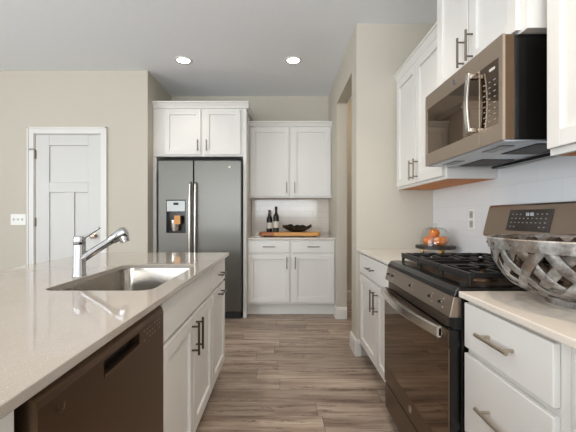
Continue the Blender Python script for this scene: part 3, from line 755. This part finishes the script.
# outlet on the tiles
def outlet():
    oy, oz = 2.25, 1.125
    t = thing('wall_outlet', 'white wall outlet with grey sockets on the tiles beside the range', 'outlet', (XR-0.008, oy, oz))
    f = FR_right(XR-0.0085)
    bm = B(); fbox(bm, f, oy-0.036, oy+0.036, 0, 0.006, oz-0.068, oz+0.068); obj('plate', bm, 'switch', t, bevel=0.002)
    for s in (-1, 1):
        bm = B(); fbox(bm, f, oy-0.018, oy+0.018, 0.006, 0.009, oz+s*0.03-0.023, oz+s*0.03+0.023); k = obj('socket', bm, 'outlet_grey', t, bevel=0.003)
        bm = B()
        for du in (-0.007, 0.007): fbox(bm, f, oy+du-0.0012, oy+du+0.0012, 0.009, 0.0093, oz+s*0.03-0.004, oz+s*0.03+0.008)
        obj('slot', bm, 'matte_black', k)
outlet()
def switch():
    sx, sz = lx(18.5), lz(219.5); f = FR_back(Y_LEFT)
    t = thing('light_switch', 'white triple light switch on the wall left of the door', 'switch', (sx, Y_LEFT, sz))
    bm = B(); fbox(bm, f, sx-0.082, sx+0.082, 0.0005, 0.006, sz-0.06, sz+0.06); obj('plate', bm, 'switch', t, bevel=0.003)
    for k in (-1, 0, 1):
        bm = B(); fbox(bm, f, sx+k*0.046-0.006, sx+k*0.046+0.006, 0.006, 0.008, sz-0.013, sz+0.013); prism(bm, f, [(0.008, sz-0.006), (0.018, sz+0.004), (0.016, sz+0.009), (0.008, sz+0.007)], sx+k*0.046-0.004, sx+k*0.046+0.004); obj('toggle', bm, 'disp_panel', t)
switch()

# ------------------------------------------------------------------ woven metal basket
bx, by = 0.93, 1.014
t = thing('metal_basket', 'round woven galvanised metal basket on the worktop right of the range', 'basket', (bx, by, CT))
RB, RT, HB = 0.126, 0.272, 0.185
def prof_r(s):   # s 0..1 from foot to rim
    a = s
    return RB-0.006+(RT-RB+0.006)*math.sin(a*PI/2)**0.8, 0.022+(HB-0.022)*(0.25*a+0.75*a*a)
bm = B(); lathe(bm, (bx, by, CT), [(RB, 0), (RB, 0.03), (RB-0.004, 0.03), (RB-0.004, 0)], 48, (False, False))
v = list(bm.verts); obj('foot_ring', bm, 'galv', t, smooth=True)
bm = B(); lathe(bm, (bx, by, CT), [(RB-0.005, 0.018), (RB-0.005, 0.021)], 48); obj('base_disc', bm, 'galv', t)
bm = B(); NS = 22; NP = 26; TW = 0.72; HWD = 0.0158
for fam in (1, -1):
    for k in range(NS):
        base = 2*PI*k/NS; L = []
        for i in range(NP+1):
            s = i/NP; r, z = prof_r(s)
            th = base+fam*TW*s
            r2, z2 = prof_r(min(s+0.01, 1.0)) if s < 1 else prof_r(1.0); r1, z1 = prof_r(max(s-0.01, 0))
            tang = Vector((r2-r1, z2-z1)).normalized()            # along profile
            # strip direction: profile + swirl; width vector perpendicular inside surface
            ds_ = math.hypot(r2-r1, z2-z1)/(0.02 if 0 < s < 1 else 0.01)
            ang = math.atan2(fam*TW*r, ds_)
            hw = HWD*(0.62+0.38*s)
            du = math.cos(ang)*hw/r; dp = -math.sin(ang)*hw
            ph = math.sin(2*TW*s*NS/2+fam*PI/2+k*PI)*0.003
            row = []
            for w_ in (-1, 1):
                rr = r+tang[0]*dp*w_+ph*tang[1]; zz = z+tang[1]*dp*w_-ph*tang[0]
                zz = min(max(zz, 0.02), HB+0.001)
                row.append(Vector((bx+rr*math.cos(th+du*w_), by+rr*math.sin(th+du*w_), CT+zz)))
            L.append(row)
        vs = [[bm.verts.new(p) for p in row] for row in L]
        for i in range(NP):
            f = bm.faces.new((vs[i][0], vs[i][1], vs[i+1][1], vs[i+1][0])); f.normal_update()
            c_ = f.calc_center_median()-Vector((bx, by, CT+0.16))
            if f.normal.dot(c_) < 0: f.normal_flip()
o = obj('woven_body', bm, 'galv', t, recalc=False); o.data.materials.append(M['inner_brown'])
for p in o.data.polygons: p.use_smooth = True
md = o.modifiers.new('solid', 'SOLIDIFY'); md.thickness = 0.0014; md.offset = -1; md.material_offset = 1; md.material_offset_rim = 0
bm = B(); lathe(bm, (bx, by, CT), [(RT-0.004, HB-0.022), (RT+0.007, HB-0.022), (RT+0.010, HB+0.008), (RT+0.006, HB+0.012), (RT+0.001, HB+0.008)], 72, (False, False)); rim = obj('rim', bm, 'galv', t, smooth=True)
for k in range(NS):
    bm = B(); a = 2*PI*k/NS+0.1; c = Vector((bx+(RT+0.0085)*math.cos(a), by+(RT+0.0085)*math.sin(a), CT+HB-0.007)); n_ = Vector((math.cos(a), math.sin(a), 0))
    cyl(bm, c, c+n_*0.003, 0.004, 8); obj('rivet', bm, 'bronze', rim)

# ================================================================== ISLAND
XI = -0.43; fi = FR_isl(XI); IB = -1.02
IX0, IX1, IY0, IY1 = -1.378, -0.387, -0.45, 2.517
# worktop with sink cut-out
SX, SY, SHX, SHY = -0.659, 1.55, 0.196, 0.335
bm = B()
outer = [(IX0, IY0), (IX1, IY0), (IX1, IY1), (IX0, IY1)]; hole = rrect(SX, SY, SHX, SHY, 0.05, 8)
edges = []
for loop in (outer, hole):
    vs = [bm.verts.new((x, y, CT)) for x, y in loop]
    edges += [bm.edges.new((vs[i], vs[(i+1) % len(vs)])) for i in range(len(vs))]
bmesh.ops.triangle_fill(bm, use_beauty=True, use_dissolve=False, edges=edges)
g = bmesh.ops.extrude_face_region(bm, geom=list(bm.faces))
for v in [e for e in g['geom'] if isinstance(e, bmesh.types.BMVert)]: v.co.z -= 0.0205
tag(obj('island_worktop', bm, 'quartz', bevel=0.002, origin=(-0.88, 1.03, CT-0.0205)), 'long glossy beige quartz island worktop with a sink cut-out', 'worktop')
# sink
ZB = CT-0.021
t = thing('kitchen_sink', 'stainless undermount sink in the island worktop', 'sink', (SX, SY, ZB-0.2))
bm = B()
def rl(hx, hy, r, z): return [(x, y, z) for x, y in rrect(SX, SY, hx, hy, r, 8)]
rings(bm, [rl(SHX+0.02, SHY+0.02, 0.06, ZB), rl(SHX+0.004, SHY+0.004, 0.054, ZB), rl(SHX+0.003, SHY+0.003, 0.053, ZB-0.006), rl(SHX-0.002, SHY-0.002, 0.05, ZB-0.15), rl(SHX-0.012, SHY-0.012, 0.045, ZB-0.18), rl(SHX-0.035, SHY-0.035, 0.04, ZB-0.195), rl(0.06, 0.06, 0.05, ZB-0.199)], True, (False, True))
o = obj('basin', bm, 'sink_steel', t, smooth=True)
bm = B(); lathe(bm, (SX, SY, ZB-0.199), [(0.045, 0.0006), (0.043, 0.003), (0.035, 0.003), (0.03, 0.001)], 28); obj('drain', bm, 'chrome', t, smooth=True)
# faucet
fx_, fy_ = -0.898, 1.53
t = thing('faucet', 'chrome single lever pull-out faucet beside the sink', 'faucet', (fx_, fy_, CT))
bm = B(); lathe(bm, (fx_, fy_, CT), [(0.028, 0), (0.028, 0.004), (0.0255, 0.007), (0.025, 0.135), (0.024, 0.137)], 36); obj('body', bm, 'chrome', t, smooth=True)
bm = B(); lathe(bm, (fx_, fy_, CT), [(0.0235, 0.1375), (0.025, 0.14), (0.025, 0.168), (0.022, 0.174), (0.004, 0.176)], 36); cap = obj('lever_cap', bm, 'chrome', t, smooth=True)
bm = B(); tube(bm, [(fx_+0.018, fy_, CT+0.168), (fx_+0.045, fy_, CT+0.182), (fx_+0.09, fy_, CT+0.212)], 0.006, 12, [0.0075, 0.006, 0.005]); obj('lever', bm, 'chrome', cap, smooth=True)
bm = B(); tube(bm, [(fx_+0.01, fy_, CT+0.072), (fx_+0.05, fy_, CT+0.098), (fx_+0.10, fy_, CT+0.13), (fx_+0.155, fy_, CT+0.165)], 0.017, 20, [0.019, 0.0175, 0.0165, 0.0165]); obj('spout', bm, 'chrome', t, smooth=True)
bm = B(); tube(bm, [(fx_+0.140, fy_, CT+0.1555), (fx_+0.150, fy_, CT+0.162), (fx_+0.172, fy_, CT+0.1755), (fx_+0.196, fy_, CT+0.190), (fx_+0.205, fy_, CT+0.1955)], 0.022, 24, [0.0175, 0.0215, 0.0245, 0.0255, 0.022]); sh = obj('spray_head', bm, 'chrome', t, smooth=True)
bm = B(); tube(bm, [(fx_+0.190, fy_, CT+0.182), (fx_+0.199, fy_, CT+0.160), (fx_+0.203, fy_, CT+0.148)], 0.02, 20, [0.022, 0.021, 0.019]); obj('nozzle', bm, 'chrome', sh, smooth=True)
# island cabinets
t = thing('sink_cabinet', 'white island cabinet below the sink with a false front and two doors', 'cabinet', (-0.72, 1.6, 0))
bm = B(); y0, y1 = 1.183, 2.047
box(bm, IB, XI-0.0005, y0, y0+0.018, 0.105, 0.8595); box(bm, IB, XI-0.0005, y1-0.018, y1, 0.105, 0.8595); box(bm, IB, XI-0.0005, y0+0.018, y1-0.018, 0.105, 0.123)
box(bm, XI-0.02, XI-0.0005, y0+0.018, y1-0.018, 0.123, 0.8595); obj('carcass', bm, 'white', t)
toekick(t, fi, y0, y1, 0.58, mat='matte_black')
slab(t, fi, 1.19, 2.035, 0.70, 0.846, 'false_front')
d = shaker(t, fi, 1.19, 1.607, 0.118, 0.682); pull(d, fi, 1.575, 0.585, 0.15, True, 'dark_pull')
d = shaker(t, fi, 1.617, 2.035, 0.118, 0.682); pull(d, fi, 1.652, 0.585, 0.15, True, 'dark_pull')
t = thing('island_cabinet', 'narrow white cabinet at the far end of the island', 'cabinet', (-0.72, 2.27, 0))
carcass(t, fi, 2.048, 2.49, 0.59, 0.105, 0.8595); toekick(t, fi, 2.048, 2.49, 0.59, mat='matte_black')
d = slab(t, fi, 2.055, 2.485, 0.70, 0.846); pull(d, fi, 2.27, 0.768, 0.14, False, 'dark_pull')
d = shaker(t, fi, 2.055, 2.485, 0.118, 0.682); pull(d, fi, 2.27, 0.645, 0.14, False, 'dark_pull')
t = thing('island_cabinet', 'white cabinet left of the dishwasher at the bottom left corner of the photo', 'cabinet', (-0.72, 0.1, 0))
carcass(t, fi, -0.40, 0.555, 0.59, 0.105, 0.8595); toekick(t, fi, -0.40, 0.555, 0.59, mat='matte_black')
d = shaker(t, fi, 0.02, 0.45, 0.118, 0.846); pull(d, fi, 0.05, 0.72, 0.15, True, 'dark_pull')
d = shaker(t, fi, -0.39, 0.01, 0.118, 0.846); pull(d, fi, -0.02, 0.72, 0.15, True, 'dark_pull')
bm = B(); box(bm, IB-0.02, IB-0.001, -0.40, 2.49, 0, 0.8605); tag(obj('island_back_panel', bm, 'white', bevel=0.002, origin=(IB, 1.0, 0)), 'white panel closing the seating side of the island', 'panel')
# dishwasher
WY0, WY1 = 0.572, 1.178; WX = -0.405; fd = FR_isl(0)
t = thing('dishwasher', 'dark slate dishwasher in the island with a pocket handle', 'dishwasher', (-0.72, 0.87, 0))
bm = B(); box(bm, IB+0.01, -0.452, WY0-0.008, WY1, 0.08, 0.858); obj('tub', bm, 'matte_black', t)
bm = B(); box(bm, IB+0.01, -0.51, WY0, WY1, 0, 0.0795); obj('toe_kick', bm, 'matte_black', t)
PY0, PY1, PZ0, PZ1 = 0.785, 0.98, 0.772, 0.812
bm = B()
xs = [(-0.4515, 0.11), (WX, 0.11), (WX, PZ0)]
fbox(bm, fd, WY0, WY1, -0.4515, WX, 0.11, PZ0); fbox(bm, fd, WY0, PY0, -0.4515, WX, PZ0, PZ1); fbox(bm, fd, PY1, WY1, -0.4515, WX, PZ0, PZ1)
fbox(bm, fd, PY0, PY1, -0.4515, WX-0.03, PZ0, PZ1)
prism(bm, fd, [(-0.4515, PZ1), (WX, PZ1), (WX, PZ1+0.006), (WX-0.004, PZ1+0.018), (WX-0.013, PZ1+0.027), (WX-0.024, PZ1+0.03), (-0.4515, PZ1+0.03)], WY0, WY1)
bmesh.ops.remove_doubles(bm, verts=bm.verts, dist=1e-5)
dd = obj('door', bm, 'slate_dark', t)
bm = B(); prism(bm, fd, [(WX-0.029, PZ0), (WX+0.001, PZ0), (WX+0.002, PZ0+0.008), (WX-0.006, PZ0+0.010), (WX-0.029, PZ0+0.004)], PY0+0.001, PY1-0.001); obj('pocket_lip', bm, 'slate_dark', dd)
bm = B(); fbox(bm, fd, PY0+0.002, PY1-0.002, WX-0.0302, WX-0.0285, PZ0+0.005, PZ1-0.001); obj('pocket_shade', bm, 'matte_black', dd)  # black sheet puts the shade of the deep pocket into colour
for r in range(3):
    for c in range(7):
        if (r*7+c*3) % 4 == 3: continue
        u = 1.01+c*0.021; z = 0.775+r*0.014; bm = B(); fbox(bm, fd, u, u+0.009, WX-0.001, WX+0.0006, z, z+0.0035); obj('legend', bm, 'nickel', dd)
badge(dd, fd, 0.632, 0.793, 0.010, WX, 'slate_dark')
